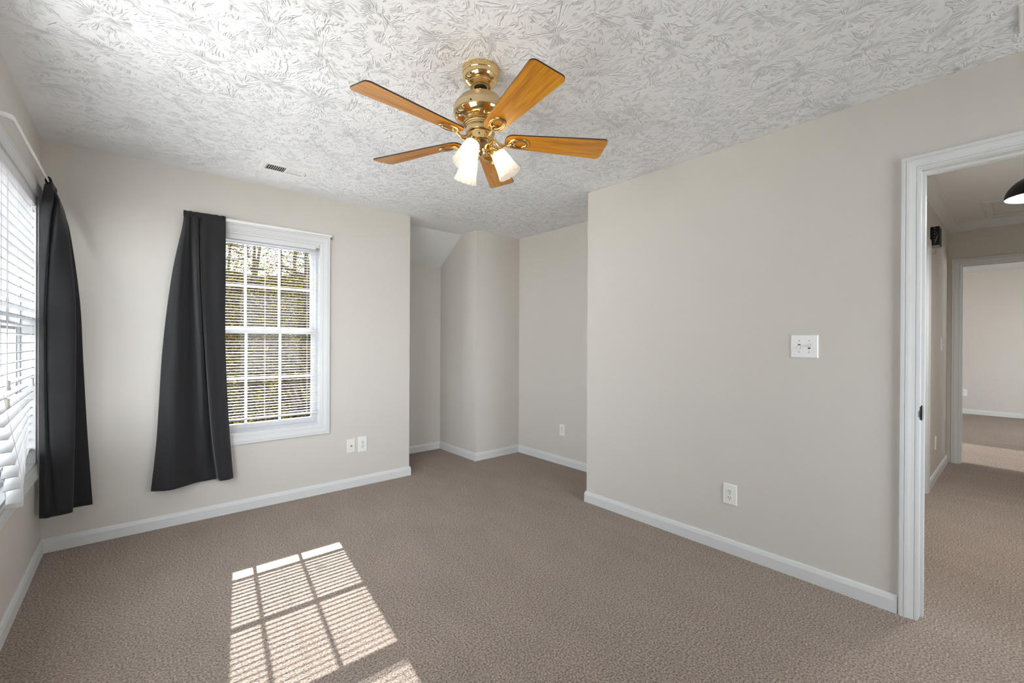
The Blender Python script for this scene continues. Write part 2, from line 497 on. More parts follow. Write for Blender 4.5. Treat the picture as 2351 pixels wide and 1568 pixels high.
def window(name, A0, A1, T, grille=True, z0=WZ0, z1=WZ1, cols=3, pane=None):
    """T(a, v, z): a along the wall, v outward depth"""
    root = empty(name, T((A0 + A1) / 2, 0, z0)); root['kind'] = 'structure'
    inv = root.location
    R = lambda a, v, z: tuple(Vector(T(a, v, z)) - inv)
    W = A1 - A0
    TT = lambda a, z, b: R(a, -b, z)
    casing('casing', (A0, A1, z0, z1), TT, root)
    j = MB(); t = 0.013
    j.box(A0, A0 + t, 0, 0.15, z0, z1, T=R); j.box(A1 - t, A1, 0, 0.15, z0, z1, T=R)
    j.box(A0 + t, A1 - t, 0, 0.15, z1 - t, z1, T=R); j.box(A0 + t, A1 - t, 0, 0.15, z0, z0 + t, T=R)
    j.build('jamb', TRIM, root)
    fr = MB()   # vinyl master frame
    fr.box(A0 + t, A0 + t + 0.016, 0.058, 0.148, z0 + t, z1 - t, T=R); fr.box(A1 - t - 0.016, A1 - t, 0.058, 0.148, z0 + t, z1 - t, T=R)
    fr.box(A0 + t, A1 - t, 0.052, 0.148, z0 + t, z0 + t + 0.020, T=R); fr.box(A0 + t, A1 - t, 0.058, 0.148, z1 - t - 0.016, z1 - t, T=R)
    fr.build('frame', VINYL, root)
    a0 = A0 + t + 0.014; a1 = A1 - t - 0.014
    mid = z0 + (z1 - z0) * 0.528
    for nm, s0, s1, v0, v1, rb, rt_ in (('lower_sash', z0 + 0.034, mid + 0.006, 0.070, 0.098, 0.040, 0.042), ('upper_sash', mid - 0.028, z1 - 0.028, 0.104, 0.132, 0.04, 0.036)):
        s = MB(); st = 0.030
        s.box(a0, a0 + st, v0, v1, s0, s1, T=R); s.box(a1 - st, a1, v0, v1, s0, s1, T=R)
        s.box(a0 + st, a1 - st, v0, v1, s0, s0 + rb, T=R); s.box(a0 + st, a1 - st, v0, v1, s1 - rt_, s1, T=R)
        so = s.build(nm, VINYL, root)
        g0, g1, gz0, gz1 = a0 + st, a1 - st, s0 + rb, s1 - rt_
        if grille:
            gm = MB(); vv = (v0 + v1) / 2; q = 0.0095
            for k in range(1, cols):
                x = g0 + (g1 - g0) * k / cols; gm.box(x - q, x + q, vv - 0.003, vv + 0.003, gz0, gz1, T=R)
            zc = (gz0 + gz1) / 2
            for k in range(cols):
                xa = g0 + (g1 - g0) * k / cols + (q if k else 0); xb = g0 + (g1 - g0) * (k + 1) / cols - (q if k < cols - 1 else 0)
                gm.box(xa, xb, vv - 0.003, vv + 0.003, zc - q, zc + q, T=R)
            gm.build('grille', VINYL, so)
        p = MB(); vp = (v0 + v1) / 2 + 0.009
        p.box(g0 - 0.004, g1 + 0.004, vp, vp + 0.004, gz0 - 0.004, gz1 + 0.004, T=R)
        p.build('pane', pane or GLASS, so)
        if nm == 'lower_sash':
            lk = MB(); cx = (g0 + g1) / 2
            lk.box(cx - 0.028, cx + 0.028, v0 + 0.004, v0 + 0.026, s1, s1 + 0.012, T=R, bev=0.003)
            lk.box(cx - 0.004, cx + 0.022, v0 - 0.006, v0 + 0.010, s1 + 0.006, s1 + 0.013, T=R)
            lk.build('sash_lock', VINYL, so)
    return root


window('window_1', BWX0, BWX1, lambda a, v, z: (a, v, z))
window('window_2', LWY0, LWY1, lambda a, v, z: (-v, a, z))
window('added_window_3', -3.5, -1.5, lambda a, v, z: (-v, a, z), z0=0.558, z1=2.158, grille=False)  # unseen window added to light the right wall and ceiling
window('added_window_4', 7.25, 8.75, lambda a, v, z: (a, FN + v, z), z0=0.5, z1=2.2, grille=False, pane=FROST)  # added out of view to light the far bedroom; frosted pane softens the sun

window('added_window_6', 1.8, 2.9, lambda a, v, z: (a, YF - v, z), z0=0.6, z1=2.2, grille=False)  # added behind the camera as fill for the left and back walls
window('added_window_5', 8.3, 10.5, lambda a, v, z: (a, FS - v, z), z0=0.5, z1=2.2, grille=False)  # second unseen window added to brighten the far bedroom

# ------------------------------------------------------------------ doorways


def door_frame(name, A0, A1, Z, T, depth, side_a, stop=True):
    root = empty(name, T((A0 + A1) / 2, 0, 0)); root['kind'] = 'structure'
    inv = root.location
    R = lambda a, v, z: tuple(Vector(T(a, v, z)) - inv)
    casing('casing', (A0 - 0.004, A1 + 0.004, 0.0, Z + 0.004), lambda a, z, b: R(a, -b, z), root, closed=False)
    casing('casing', (A0 - 0.004, A1 + 0.004, 0.0, Z + 0.004), lambda a, z, b: R(a, depth + b, z), root, closed=False)
    j = MB(); t = 0.018
    j.box(A0 - t, A0, -0.001, depth + 0.001, 0, Z, T=R); j.box(A1, A1 + t, -0.001, depth + 0.001, 0, Z, T=R); j.box(A0 - t, A1 + t, -0.001, depth + 0.001, Z, Z + t, T=R)
    j.build('jamb', TRIM, root)
    if stop:
        s = MB(); q = 0.011; v0 = 0.042; v1 = 0.074
        s.box(A0, A0 + q, v0, v1, 0, Z - q, T=R); s.box(A1 - q, A1, v0, v1, 0, Z - q, T=R); s.box(A0, A1, v0, v1, Z - q, Z, T=R)
        s.build('door_stop', TRIM, root)
    return root, R


d1, R1 = door_frame('door_1', DY0 + 0.018, DY1 - 0.002, 2.05, lambda a, v, z: (XR + v, a, z), 0.116, 1)
sp = MB(); ya = DY1 - 0.002
sp.box(ya - 0.002, ya + 0.001, 0.006, 0.036, 0.912, 0.972, T=R1, bev=0.0006)
sp.box(ya - 0.004, ya - 0.0005, -0.006, 0.010, 0.926, 0.958, T=R1, bev=0.0012)
sp.box(ya - 0.0045, ya - 0.001, 0.036, 0.044, 0.908, 0.976, T=R1)
o = sp.build('strike_plate', BLACKM, d1); o['label'] = 'black metal strike plate'
d2, R2 = door_frame('door_2', HDX0 + 0.018, HDX1 - 0.018, 2.09 - 0.02, lambda a, v, z: (a, HY + v, z), 0.12, 1)
sl = MB(); sl.box(HDX0 + 0.021, HDX1 - 0.021, 0.078, 0.112, 0.012, 2.066, T=R2)
for (u0, u1) in ((0.10, 0.34), (0.40, 0.64)):
    for (q0, q1) in ((0.2, 0.85), (1.0, 1.9)):
        sl.box(HDX0 + 0.02 + u0, HDX0 + 0.02 + u1, 0.073, 0.078, q0, q1, T=R2, bev=0.002)
sl.build('door_slab', TRIM, d2)
kn = MB(); kx, ky, kz = R2(HDX1 - 0.09, 0.078, 0.95)
kn.lathe([(0.026, 0), (0.026, 0.006), (0.01, 0.008), (0.01, 0.03), (0.024, 0.036), (0.026, 0.05), (0.015, 0.06), (0.001, 0.062)], 20, Matrix.Translation((kx, ky, kz)) @ Matrix.Rotation(PI / 2, 4, 'X'))
kn.build('door_knob', SCREW, d2, smooth=40)
d3, R3 = door_frame('door_3', FDY0 + 0.018, FDY1 - 0.018, FDZ - 0.018, lambda a, v, z: (HX + v, a, z), 0.12, 1)

# crown moulding of the hall
KP = [(0.0, 0.0), (0.0, -0.085), (0.008, -0.085), (0.012, -0.076), (0.030, -0.062), (0.055, -0.038), (0.070, -0.014), (0.082, -0.010), (0.085, 0.0)]
k = MB(); k.sweep([(XR + 0.116, HS), (XR + 0.116, HY), (HX, HY), (HX, HS)], KP, lambda x, y, b: (x, y, HH + b), -1)
struct(k, 'trim_1', TRIM)

# ------------------------------------------------------------------ blinds


def blind(name, A0, A1, T, zt, zb, pitch, width, thick, label, rail, headh, cords, v_mid, mess=None, nslat_start=None, tilt=0.0):
    root = empty(name, T((A0 + A1) / 2, v_mid, zt)); inv = root.location
    R = lambda a, v, z: tuple(Vector(T(a, v, z)) - inv)
    tag(root, label, 'window blind')
    h = MB(); hw = width * 0.52 + 0.006
    h.box(A0, A1, v_mid - hw, v_mid + hw, zt - headh, zt, T=R, bev=0.0025)
    hr = h.build('headrail', SLAT, root)
    for a in (A0 + 0.015, A1 - 0.015):
        cl = MB(); cl.box(a - 0.012, a + 0.012, v_mid - hw - 0.002, v_mid - hw + 0.01, zt - headh - 0.001, zt - headh + 0.016, T=R)
        cl.build('end_bracket', SCREW, hr)
    s = MB(); z = nslat_start if nslat_start else zt - headh - pitch * 0.9
    n = 0; NS = 16 if mess else 3
    while z > zb + pitch * 0.6:
        rows = []
        for i in range(NS):
            a = A1 + (A0 - A1) * i / (NS - 1)
            dx, dz = mess(a, z) if mess else (0.0, 0.0)
            row = []
            for q, cz in ((-1, -0.35), (-0.5, 0.25), (0, 0.5), (0.5, 0.25), (1, -0.35)):
                vv = q * width / 2
                row.append(R(a, v_mid - dx + vv * math.cos(tilt), z + dz + cz * width * 0.05 + vv * math.sin(tilt)))
            lo = [(p[0], p[1], p[2] - thick) for p in reversed(row)]
            rows.append(row + lo)
        s.rings(rows); z -= pitch; n += 1
    s.build('slats', SLAT, root, smooth=40)
    b = MB(); rows = []
    for i in range(NS):
        a = A1 + (A0 - A1) * i / (NS - 1)
        dx, dz = mess(a, zb) if mess else (0, 0)
        rw, rh = rail
        rows.append([R(a, v_mid - dx + p * rw / 2, zb + dz + q * rh / 2) for p, q in ((-1, -0.7), (-0.7, -1), (0.7, -1), (1, -0.7), (1, 0.7), (0.7, 1), (-0.7, 1), (-1, 0.7))])
    b.rings(rows); b.build('bottom_rail', SLAT, root, smooth=50)
    for a in cords:
        q = MB()
        for sv in (-1, 1):
            pts = []
            for i in range(26):
                z = zt - headh + (zb - zt + headh) * i / 25
                dx, dz = mess(a, z) if mess else (0, 0)
                pts.append(R(a, v_mid - dx + sv * (width / 2 + 0.0012), z + dz))
            q.tube(pts, 0.0007 if width < 0.03 else 0.0010, 5)
        q.build('ladder_cord', SLAT, root)
    return root, R


T1 = lambda a, v, z: (a, v, z)
b1, RB1 = blind('window_blind', BWX0 + 0.016, BWX1 - 0.016, T1, 2.045, 0.672, 0.0215, 0.025, 0.0009,
                'white mini blind with thin open slats in the back wall window', (0.024, 0.014), 0.038, (0.87, 1.171, 1.475), 0.030, tilt=0.03)
wd = MB(); wd.tube([RB1(0.80, 0.008, 2.01), RB1(0.80, 0.010, 1.4)], 0.003, 8); wd.build('tilt_wand', PLASTIC, b1)


def mess(a, z):
    """how the lower slats of the old blind swing out into the room and sag at the near side"""
    t = max(0.0, min(1.0, (1.15 - z) / 0.57)); t = t * t * (3 - 2 * t)
    near = max(0.0, min(1.0, (-0.25 - a) / 0.85))
    return (0.085 * t * near ** 1.2 - 0.012 * t * (1 - near), -0.055 * t * near + 0.012 * t * max(0.0, 1 - near * 3))


b2, RB2 = blind('window_blind', LWY0 + 0.016, LWY1 - 0.019, lambda a, v, z: (-v, a, z), 2.044, 0.635, 0.0455, 0.050, 0.003,
                'white wide slat blind in the left wall window, its lowest slats sagging', (0.05, 0.02), 0.040, (-0.30, -0.63, -0.97), 0.030, mess, 2.016, tilt=-0.10)
for a, v, zt_, zb_ in ((-0.335, -0.004, 2.0, 1.035), (-0.90, -0.004, 2.0, 1.06), (-0.925, -0.006, 2.0, 0.985)):
    q = MB(); q.tube([RB2(a, v, zt_), RB2(a, v, zb_ + 0.02)], 0.0011, 5); cd = q.build('pull_cord', SLAT, b2)
    q = MB(); x, y, z = RB2(a, v, zb_)
    q.lathe([(0.003, 0.022), (0.010, 0.018), (0.0085, 0.006), (0.0085, -0.006), (0.0115, -0.017), (0.009, -0.022), (0.001, -0.023)], 16, Matrix.Translation((x, y, z)))
    q.build('tassel', PLASTIC_WARM, cd, smooth=50)

# ------------------------------------------------------------------ curtain rods


def rod(name, T, a0, a1, z, out, step, label):
    root = empty(name, T((a0 + a1) / 2, 0, z)); inv = root.location
    R = lambda a, o, zz: tuple(Vector(T(a, o, zz)) - inv)
    tag(root, label, 'curtain rod')
    zv = (0, 0, 1)
    def arc(a, s, r):
        pts = []
        for i in range(9):
            t = i / 8 * PI / 2
            pts.append((a + s * r * math.sin(t), out - r + r * math.cos(t)))
        return pts
    r = 0.03
    p = [(step, out)] + [(a1 - r, out)] + arc(a1 - r, 1, r)[1:] + [(a1, 0.004)]
    q = MB(); q.tube([R(a, o, z) for a, o in p], 0.0085, 12, 0.42); q.build('rod_section', PLASTIC, root, smooth=50)
    p = [(step + 0.004, out)] + [(a0 + r, out)] + arc(a0 + r, -1, r)[1:] + [(a0, 0.004)]
    q = MB(); q.tube([R(a, o, z) for a, o in p], 0.0105, 12, 0.42); q.build('rod_section', PLASTIC, root, smooth=50)
    for a in (a0, a1):
        q = MB(); q.box(a - 0.006, a + 0.006, 0, 0.004, z - 0.02, z + 0.016, T=R); q.box(a - 0.003, a + 0.003, 0.003, 0.02, z - 0.012, z - 0.005, T=R)
        q.build('bracket', SCREW, root)
    return root


rod('curtain_rod', lambda a, o, z: (a, -o, z), 0.684, 1.652, 2.123, 0.05, 1.36,
    'white flat curtain rod along the top casing of the back wall window')
rod('curtain_rod', lambda a, o, z: (o, a, z), -1.205, -0.045, 2.127, 0.06, -0.47,
    'white curtain rod with curved end above the left wall window')

# ------------------------------------------------------------------ curtains


def cr(p0, p1, p2, p3, t):
    return 0.5 * ((2 * p1) + (p2 - p0) * t + (2 * p0 - 5 * p1 + 4 * p2 - p3) * t * t + (3 * p1 - p0 - 3 * p2 + p3) * t ** 3)


def resample(ctrl, n):
    m_ = len(ctrl) - 1; out = []
    for i in range(n):
        u = i / (n - 1) * m_; k_ = min(int(u), m_ - 1); t = u - k_
        g = lambda q: ctrl[max(0, min(m_, q))]
        out.append(cr(g(k_ - 1), g(k_), g(k_ + 1), g(k_ + 2), t))
    return out


def curtain(name, rows, label, base_pt, pocket, hem=0.05):
    root = empty(name, base_pt); inv = root.location
    tag(root, label, 'curtain')
    A = [resample([Vector(p) for p in r], 72) for r in rows]
    cols = [resample([A[i][j] for i in range(len(A))], 46) for j in range(72)]
    grid = [[cols[j][i] - inv for j in range(72)] for i in range(46)]
    b = MB(); b.rings(grid, close_u=False, cap=False)
    o = b.build('panel', FABRIC, root, smooth=180)
    sd = o.modifiers.new('thickness', 'SOLIDIFY'); sd.thickness = 0.0022; sd.offset = 0
    P0, P1, outv = pocket   # gathered sleeve round the rod
    q = MB(); rr = []
    P0 = Vector(P0) - inv; P1 = Vector(P1) - inv
    d = (P1 - P0); L = d.length; d.normalize(); ov = Vector(outv)
    N_ = 46
    for i in range(N_ + 1):
        t = i / N_; c_ = P0 + d * (L * t); row = []
        for k_ in range(20):
            a = 2 * PI * k_ / 20
            wv = 1 + 0.30 * math.sin(t * L * 210 + math.sin(a) * 0.8) * (0.5 + 0.5 * math.sin(t * 7.0 + 1))
            wv2 = 1 + 0.10 * math.sin(t * L * 170 + 1.3) * (0.4 + 0.6 * math.sin(t * 9.0)) + 0.05 * math.sin(t * L * 410)
            row.append(c_ + ov * (math.cos(a) * 0.0095 * wv) + Vector((0, 0, math.sin(a) * 0.0195 * wv2 + 0.0)))
        rr.append(row)
    q.rings(rr, cap=False)
    po = q.build('rod_pocket', FABRIC, root, smooth=180)
    sd = po.modifiers.new('thickness', 'SOLIDIFY'); sd.thickness = 0.0015; sd.offset = 1
    return root


PX = lambda px: 0.905 + (px - 517) * 0.00244
raw = [
    (2.112, [(419, -.058), (427, -.066), (434, -.062), (444, -.068), (454, -.062), (462, -.064), (480, -.062), (500, -.061), (517, -.060)]),
    (2.03, [(416, -.050), (424, -.090), (433, -.040), (444, -.100), (455, -.038), (461, -.088), (480, -.070), (500, -.067), (517, -.060)]),
    (1.69, [(393, -.052), (409, -.108), (436, -.030), (447, -.125), (458, -.030), (460, -.104), (480, -.082), (500, -.076), (517, -.060)]),
    (1.21, [(374, -.052), (401, -.120), (441, -.030), (456, -.118), (468, -.030), (468, -.118), (488, -.092), (504, -.084), (517, -.064)]),
    (0.62, [(362, -.056), (396, -.122), (446, -.034), (465, -.070), (483, -.032), (484, -.122), (500, -.108), (515, -.096), (527, -.070)]),
    (0.275, [(350, -.070), (392, -.120), (448, -.045), (475, -.035), (496, -.035), (502, -.096), (514, -.108), (526, -.104), (536, -.085)]),
]
rows = [[(PX(px), y, z) for px, y in pts] for z, pts in raw]
curtain('curtain', rows, 'black curtain covering the left half of the back wall window', (0.78, -0.05, 2.123), ((0.665, -0.049, 2.123), (0.905, -0.05, 2.125), (0, -1, 0)))
rows = [
    [(.048, -.30, 2.108), (.072, -.27, 2.108), (.055, -.22, 2.108), (.074, -.18, 2.108), (.066, -.10, 2.108), (.070, -.075, 2.108), (.074, -.055, 2.108)],
    [(.030, -.25, 2.03), (.075, -.26, 2.03), (.060, -.21, 2.03), (.095, -.23, 2.03), (.100, -.12, 2.03), (.094, -.08, 2.03), (.092, -.050, 2.03)],
    [(.024, -.225, 1.90), (.060, -.25, 1.90), (.058, -.205, 1.90), (.090, -.24, 1.90), (.122, -.16, 1.90), (.112, -.10, 1.90), (.124, -.065, 1.90)],
    [(.022, -.220, 1.5), (.040, -.236, 1.5), (.046, -.200, 1.5), (.062, -.226, 1.5), (.152, -.205, 1.5), (.140, -.13, 1.5), (.168, -.09, 1.5)],
    [(.022, -.220, 1.1), (.040, -.236, 1.1), (.046, -.205, 1.1), (.062, -.226, 1.1), (.156, -.205, 1.1), (.142, -.125, 1.1), (.185, -.09, 1.1)],
    [(.022, -.222, .70), (.044, -.238, .70), (.056, -.215, .70), (.075, -.230, .70), (.154, -.205, .70), (.138, -.125, .70), (.203, -.10, .70)],
    [(.020, -.222, .27), (.048, -.238, .268), (.070, -.228, .268), (.104, -.232, .27), (.150, -.212, .270), (.130, -.125, .268), (.228, -.115, .268)],
]
curtain('curtain', rows, 'black curtain hanging in the corner beside the left wall window', (0.06, -0.15, 2.127), ((0.06, -0.30, 2.127), (0.06, -0.08, 2.127), (1, 0, 0)))

# ------------------------------------------------------------------ wall plates


def plate(name, T, w, h, label, cat, kind='outlet', group=None):
    """T(a, d, z): a to the viewer's right, d out of the wall, z up; about the plate's centre"""
    root = empty(name, T(0, 0, 0)); inv = root.location
    R = lambda a, d, z: tuple(Vector(T(a, d, z)) - inv)
    tag(root, label, cat, group)
    pm = PLASTIC_WARM if kind == 'coax' else PLASTIC
    p = MB(); e = 0.0035
    hw, hh = w / 2, h / 2
    p.faces([R(-hw, 0, -hh), R(hw, 0, -hh), R(hw, 0, hh), R(-hw, 0, hh), R(-hw + .0006, 0.0035, -hh + .0006), R(hw - .0006, 0.0035, -hh + .0006), R(hw - .0006, 0.0035, hh - .0006), R(-hw + .0006, 0.0035, hh - .0006),
             R(-hw + e, 0.006, -hh + e), R(hw - e, 0.006, -hh + e), R(hw - e, 0.006, hh - e), R(-hw + e, 0.006, hh - e)],
            [(0, 1, 5, 4), (1, 2, 6, 5), (2, 3, 7, 6), (3, 0, 4, 7), (4, 5, 9, 8), (5, 6, 10, 9), (6, 7, 11, 10), (7, 4, 8, 11), (8, 9, 10, 11), (0, 1, 2, 3)])
    p.build('cover_plate', pm, root)
    def screw(a, z):
        s = MB(); s.lathe([(0.0032, 0.0055), (0.0032, 0.0072), (0.0005, 0.0076)], 12, None)
        bm = s.bm
        for v in bm.verts: v.co = Vector(R(a + v.co.x, v.co.z, z + v.co.y))
        s.build('screw', SCREW if kind != 'coax' else pm, root)
    if kind == 'outlet':
        for zc in (0.0195, -0.0195):
            q = MB(); ring = []
            for kk in range(28):
                an = 2 * PI * kk / 28
                ring.append((0.0168 * math.cos(an), max(-0.0125, min(0.0125, 0.0168 * math.sin(an)))))
            q.rings([[R(x, 0.0055, zc + z) for x, z in ring], [R(x * .98, 0.0078, zc + z * .98) for x, z in ring]])
            f_ = q.build('receptacle', PLASTIC_WARM, root)
            q = MB()
            for ax, hh_ in ((-0.0065, 0.0042), (0.0065, 0.0034)):
                q.box(ax - 0.0013, ax + 0.0013, 0.0072, 0.0081, zc + 0.0035 - hh_, zc + 0.0035 + hh_, T=R)
            q.rings([[R(0.0026 * math.cos(t), 0.0072, zc - 0.0075 + 0.0028 * math.sin(t)) for t in [2 * PI * i / 10 for i in range(10)]],
                     [R(0.0026 * math.cos(t), 0.0081, zc - 0.0075 + 0.0028 * math.sin(t)) for t in [2 * PI * i / 10 for i in range(10)]]])
            q.build('slots', DARK, f_)
        screw(0, 0)
    elif kind == 'coax':
        q = MB(); q.lathe([(0.0075, 0.006), (0.0075, 0.0075), (0.005, 0.008), (0.005, 0.016), (0.002, 0.0165)], 14)
        for v in q.bm.verts: v.co = Vector(R(v.co.x, v.co.z, v.co.y))
        q.build('cable_jack', SCREW, root, smooth=40)
        screw(0, 0.046); screw(0, -0.046)
    elif kind in ('switch2', 'switch1'):
        xs = (-0.023, 0.023) if kind == 'switch2' else (0.0,)
        for i, ax in enumerate(xs):
            q = MB(); q.box(ax - 0.0055, ax + 0.0055, 0.005, 0.0064, -0.0125, 0.0125, T=R); fr_ = q.build('toggle_slot', DARK, root)
            q = MB(); s_ = -1 if i == 0 else 1
            q.faces([R(ax - .0042, .005, -.009), R(ax + .0042, .005, -.009), R(ax + .0042, .005, .009), R(ax - .0042, .005, .009),
                     R(ax - .0034, .016, s_ * .010 - .003), R(ax + .0034, .016, s_ * .010 - .003), R(ax + .0034, .016, s_ * .010 + .003), R(ax - .0034, .016, s_ * .010 + .003)],
                    [(0, 1, 5, 4), (1, 2, 6, 5), (2, 3, 7, 6), (3, 0, 4, 7), (4, 5, 6, 7), (0, 1, 2, 3)])
            q.build('toggle', PLASTIC, root)
            screw(ax, 0.030); screw(ax, -0.030)
    return root


TB = lambda X, Z, Y=0.0: (lambda a, d, z: (X + a, Y - d, Z + z))
TRW = lambda Yc, Z, X=XR: (lambda a, d, z: (X - d, Yc - a, Z + z))
plate('cable_plate', TB(1.824, 0.359), 0.070, 0.120, 'off-white cable jack plate left of the outlet below the back window', 'wall plate', 'coax')
plate('wall_outlet', TB(1.924, 0.358), 0.078, 0.134, 'white duplex outlet on the back wall right of the cable plate', 'outlet')
plate('wall_outlet', TRW(-0.681, 0.354, XA), 0.072, 0.116, 'white duplex outlet on the shaded alcove wall', 'outlet')
plate('wall_outlet', TRW(-2.631, 0.352), 0.080, 0.122, 'large white duplex outlet low on the long right wall', 'outlet')
plate('light_switch', TRW(-3.0125, 1.243), 0.127, 0.122, 'white double toggle switch plate on the right wall near the doorway', 'light switch', 'switch2')
plate('light_switch', TB(6.46, 1.258, HY), 0.075, 0.122, 'white switch plate on the hallway side wall', 'light switch', 'switch1')
plate('wall_outlet', TB(6.05, 0.34, HY), 0.075, 0.12, 'white duplex outlet on the hallway side wall below the switch', 'outlet')
plate('wall_outlet', TRW(-3.085, 0.382, FX), 0.085, 0.122, 'white duplex outlet on the far bedroom wall across the hallway', 'outlet')

# ------------------------------------------------------------------ ceiling registers


def register(name, x0, x1, y0, y1, label):
    cx, cy = (x0 + x1) / 2, (y0 + y1) / 2
    root = empty(name, (cx, cy, H)); tag(root, label, 'ceiling vent')
    w, h = (x1 - x0) / 2, (y1 - y0) / 2
    b = MB(); iw, ih = w - 0.030, h - 0.036
    prof = [(0.0, 0.0), (0.0, -0.004), (0.004, -0.0075), (0.020, -0.0085), (0.022, -0.0085), (0.022, 0.0)]
    b.sweep([(-w, -h), (w, -h), (w, h), (-w, h)], prof, lambda x, y, z: (x, y, z), 1, closed=True)
    iw, ih = w - 0.021, h - 0.021
    for (a0, a1, c0, c1) in ((-iw, iw, ih - 0.016, ih), (-iw, iw, -ih, -ih + 0.016), (-iw, -iw + 0.014, -ih + .016, ih - .016), (iw - 0.022, iw, -ih + .016, ih - .016), (-0.006, 0.006, -ih + .016, ih - .016)):
        b.box(a0, a1, c0, c1, -0.0085, -0.006)
    b.build('frame', PLASTIC, root)
    q = MB(); q.box(-iw, iw, -ih, ih, -0.002, 0.0); q.build('duct_opening', GAP, root)
    for s_, p0, p1 in ((1, -iw + 0.014, -0.006), (-1, 0.006, iw - 0.022)):
        l_ = MB(); n = 9
        for i in range(n):
            xc = p0 + (p1 - p0) * (i + 0.5) / n; dx = 0.0036
            y0_, y1_ = -ih + 0.0165, ih - 0.0165
            l_.faces([(xc - dx, y0_, -0.0085 if s_ > 0 else -0.003), (xc + dx, y0_, -0.003 if s_ > 0 else -0.0085), (xc + dx, y1_, -0.003 if s_ > 0 else -0.0085), (xc - dx, y1_, -0.0085 if s_ > 0 else -0.003),
                      (xc - dx, y0_, -0.0078 if s_ > 0 else -0.0022), (xc + dx, y0_, -0.0022 if s_ > 0 else -0.0078), (xc + dx, y1_, -0.0022 if s_ > 0 else -0.0078), (xc - dx, y1_, -0.0078 if s_ > 0 else -0.0022)],
                     [(0, 1, 2, 3), (4, 5, 6, 7), (0, 1, 5, 4), (1, 2, 6, 5), (2, 3, 7, 6), (3, 0, 4, 7)])
        l_.build('louvers', PLASTIC, root)
    q = MB(); q.box(iw - 0.012, iw - 0.010, -0.01, 0.01, -0.018, -0.008); q.build('damper_lever', SCREW, root)
    return root


register('ceiling_vent', 1.045, 1.358, -0.535, -0.368, 'white louvered ceiling vent above the back window')
register('ceiling_vent', 2.742, 2.95, -4.07, -3.757, 'pale ceiling vent cut off by the upper right corner of the photo')

# ------------------------------------------------------------------ hall things
ht = empty('attic_hatch', (6.46, -3.87, HH)); tag(ht, 'white framed attic hatch in the hallway ceiling', 'attic hatch')
q = MB(); q.sweep([(-0.35, -0.34), (0.35, -0.34), (0.35, 0.34), (-0.35, 0.34)], [(0, 0), (0, -0.014), (0.012, -0.018), (0.05, -0.014), (0.056, -0.012), (0.056, 0)], lambda x, y, z: (x, y, z), 1, closed=True)
q.build('frame', TRIM, ht)
q = MB(); q.box(-0.28, 0.28, -0.27, 0.27, -0.010, 0.0); q.build('panel', TRIM, ht)
q = MB(); q.box(-0.2925, -0.284, -0.282, 0.282, -0.005, 0.0); q.build('gap', DARK, ht)

ch = empty('door_chime', (5.63, HY, 2.175)); tag(ch, 'black open door chime box with loose wires high on the hallway wall', 'door chime')
q = MB(); q.box(-0.075, 0.075, -0.062, -0.004, -0.075, 0.083, bev=0.004); q.build('housing', BLACKM, ch)
q = MB(); q.box(-0.085, 0.085, -0.004, 0.0, -0.085, 0.088); q.build('back_plate', PLASTIC_WARM, ch)
q = MB(); q.box(0.0755, 0.078, -0.062, -0.004, -0.07, 0.083); q.box(-0.07, 0.07, -0.058, -0.006, -0.081, -0.0755); q.build('casing_edge', SCREW, ch)
for i in range(6):
    q = MB(); zz = 0.068 - i * 0.025
    q.lathe([(0.0045, 0), (0.0045, 0.004), (0.001, 0.005)], 8, Matrix.Translation((-0.0755, -0.032, zz)) @ Matrix.Rotation(-PI / 2, 4, 'Y')); q.build('terminal_screw', SCREW, ch)
q = MB(); q.tube([(-0.078, -0.03, 0.02), (-0.088, -0.045, 0.03), (-0.085, -0.05, 0.0), (-0.079, -0.036, -0.05)], 0.002, 6); q.build('wire', SCREW, ch)
q = MB(); q.tube([(0.0, -0.03, -0.08), (-0.005, -0.034, -0.105), (0.004, -0.03, -0.128), (0.03, -0.012, -0.138)], 0.0022, 6); q.build('wire', SCREW, ch)

pl = empty('pendant_lamp', (4.5, -3.855, HH)); tag(pl, 'black dome ceiling lamp with a glowing white underside in the hallway', 'lamp')
R0 = 0.163
q = MB(); prof = [(R0, -0.385)] + [(R0 * math.cos(t), -0.385 + 0.135 * math.sin(t)) for t in [i * 0.1 * PI / 2 for i in range(1, 9)]] + [(0.03, -0.25), (0.03, -0.235), (0.001, -0.234)]
inner = [(0.001, -0.256)] + [((R0 - .006) * math.cos(t), -0.386 + 0.128 * math.sin(t)) for t in [i * 0.1 * PI / 2 for i in range(8, 0, -1)]] + [(R0 - 0.004, -0.386)]
q.lathe(prof, 48, cap=False); q.lathe(inner, 48, cap=False); q.build('lamp_shade', BLACKM, pl, smooth=50)
q = MB(); q.lathe([(R0 - 0.006, -0.372), (R0 - 0.008, -0.378), (0.10, -0.381), (0.001, -0.382)], 40); q.build('diffuser', HALL_BULB, pl, smooth=50)
q = MB(); q.lathe([(0.008, -0.236), (0.008, -0.02)], 12); q.build('stem', BLACKM, pl)
q = MB(); q.lathe([(0.06, 0.0), (0.06, -0.015), (0.045, -0.026), (0.001, -0.027)], 28); q.build('ceiling_plate', BLACKM, pl, smooth=40)

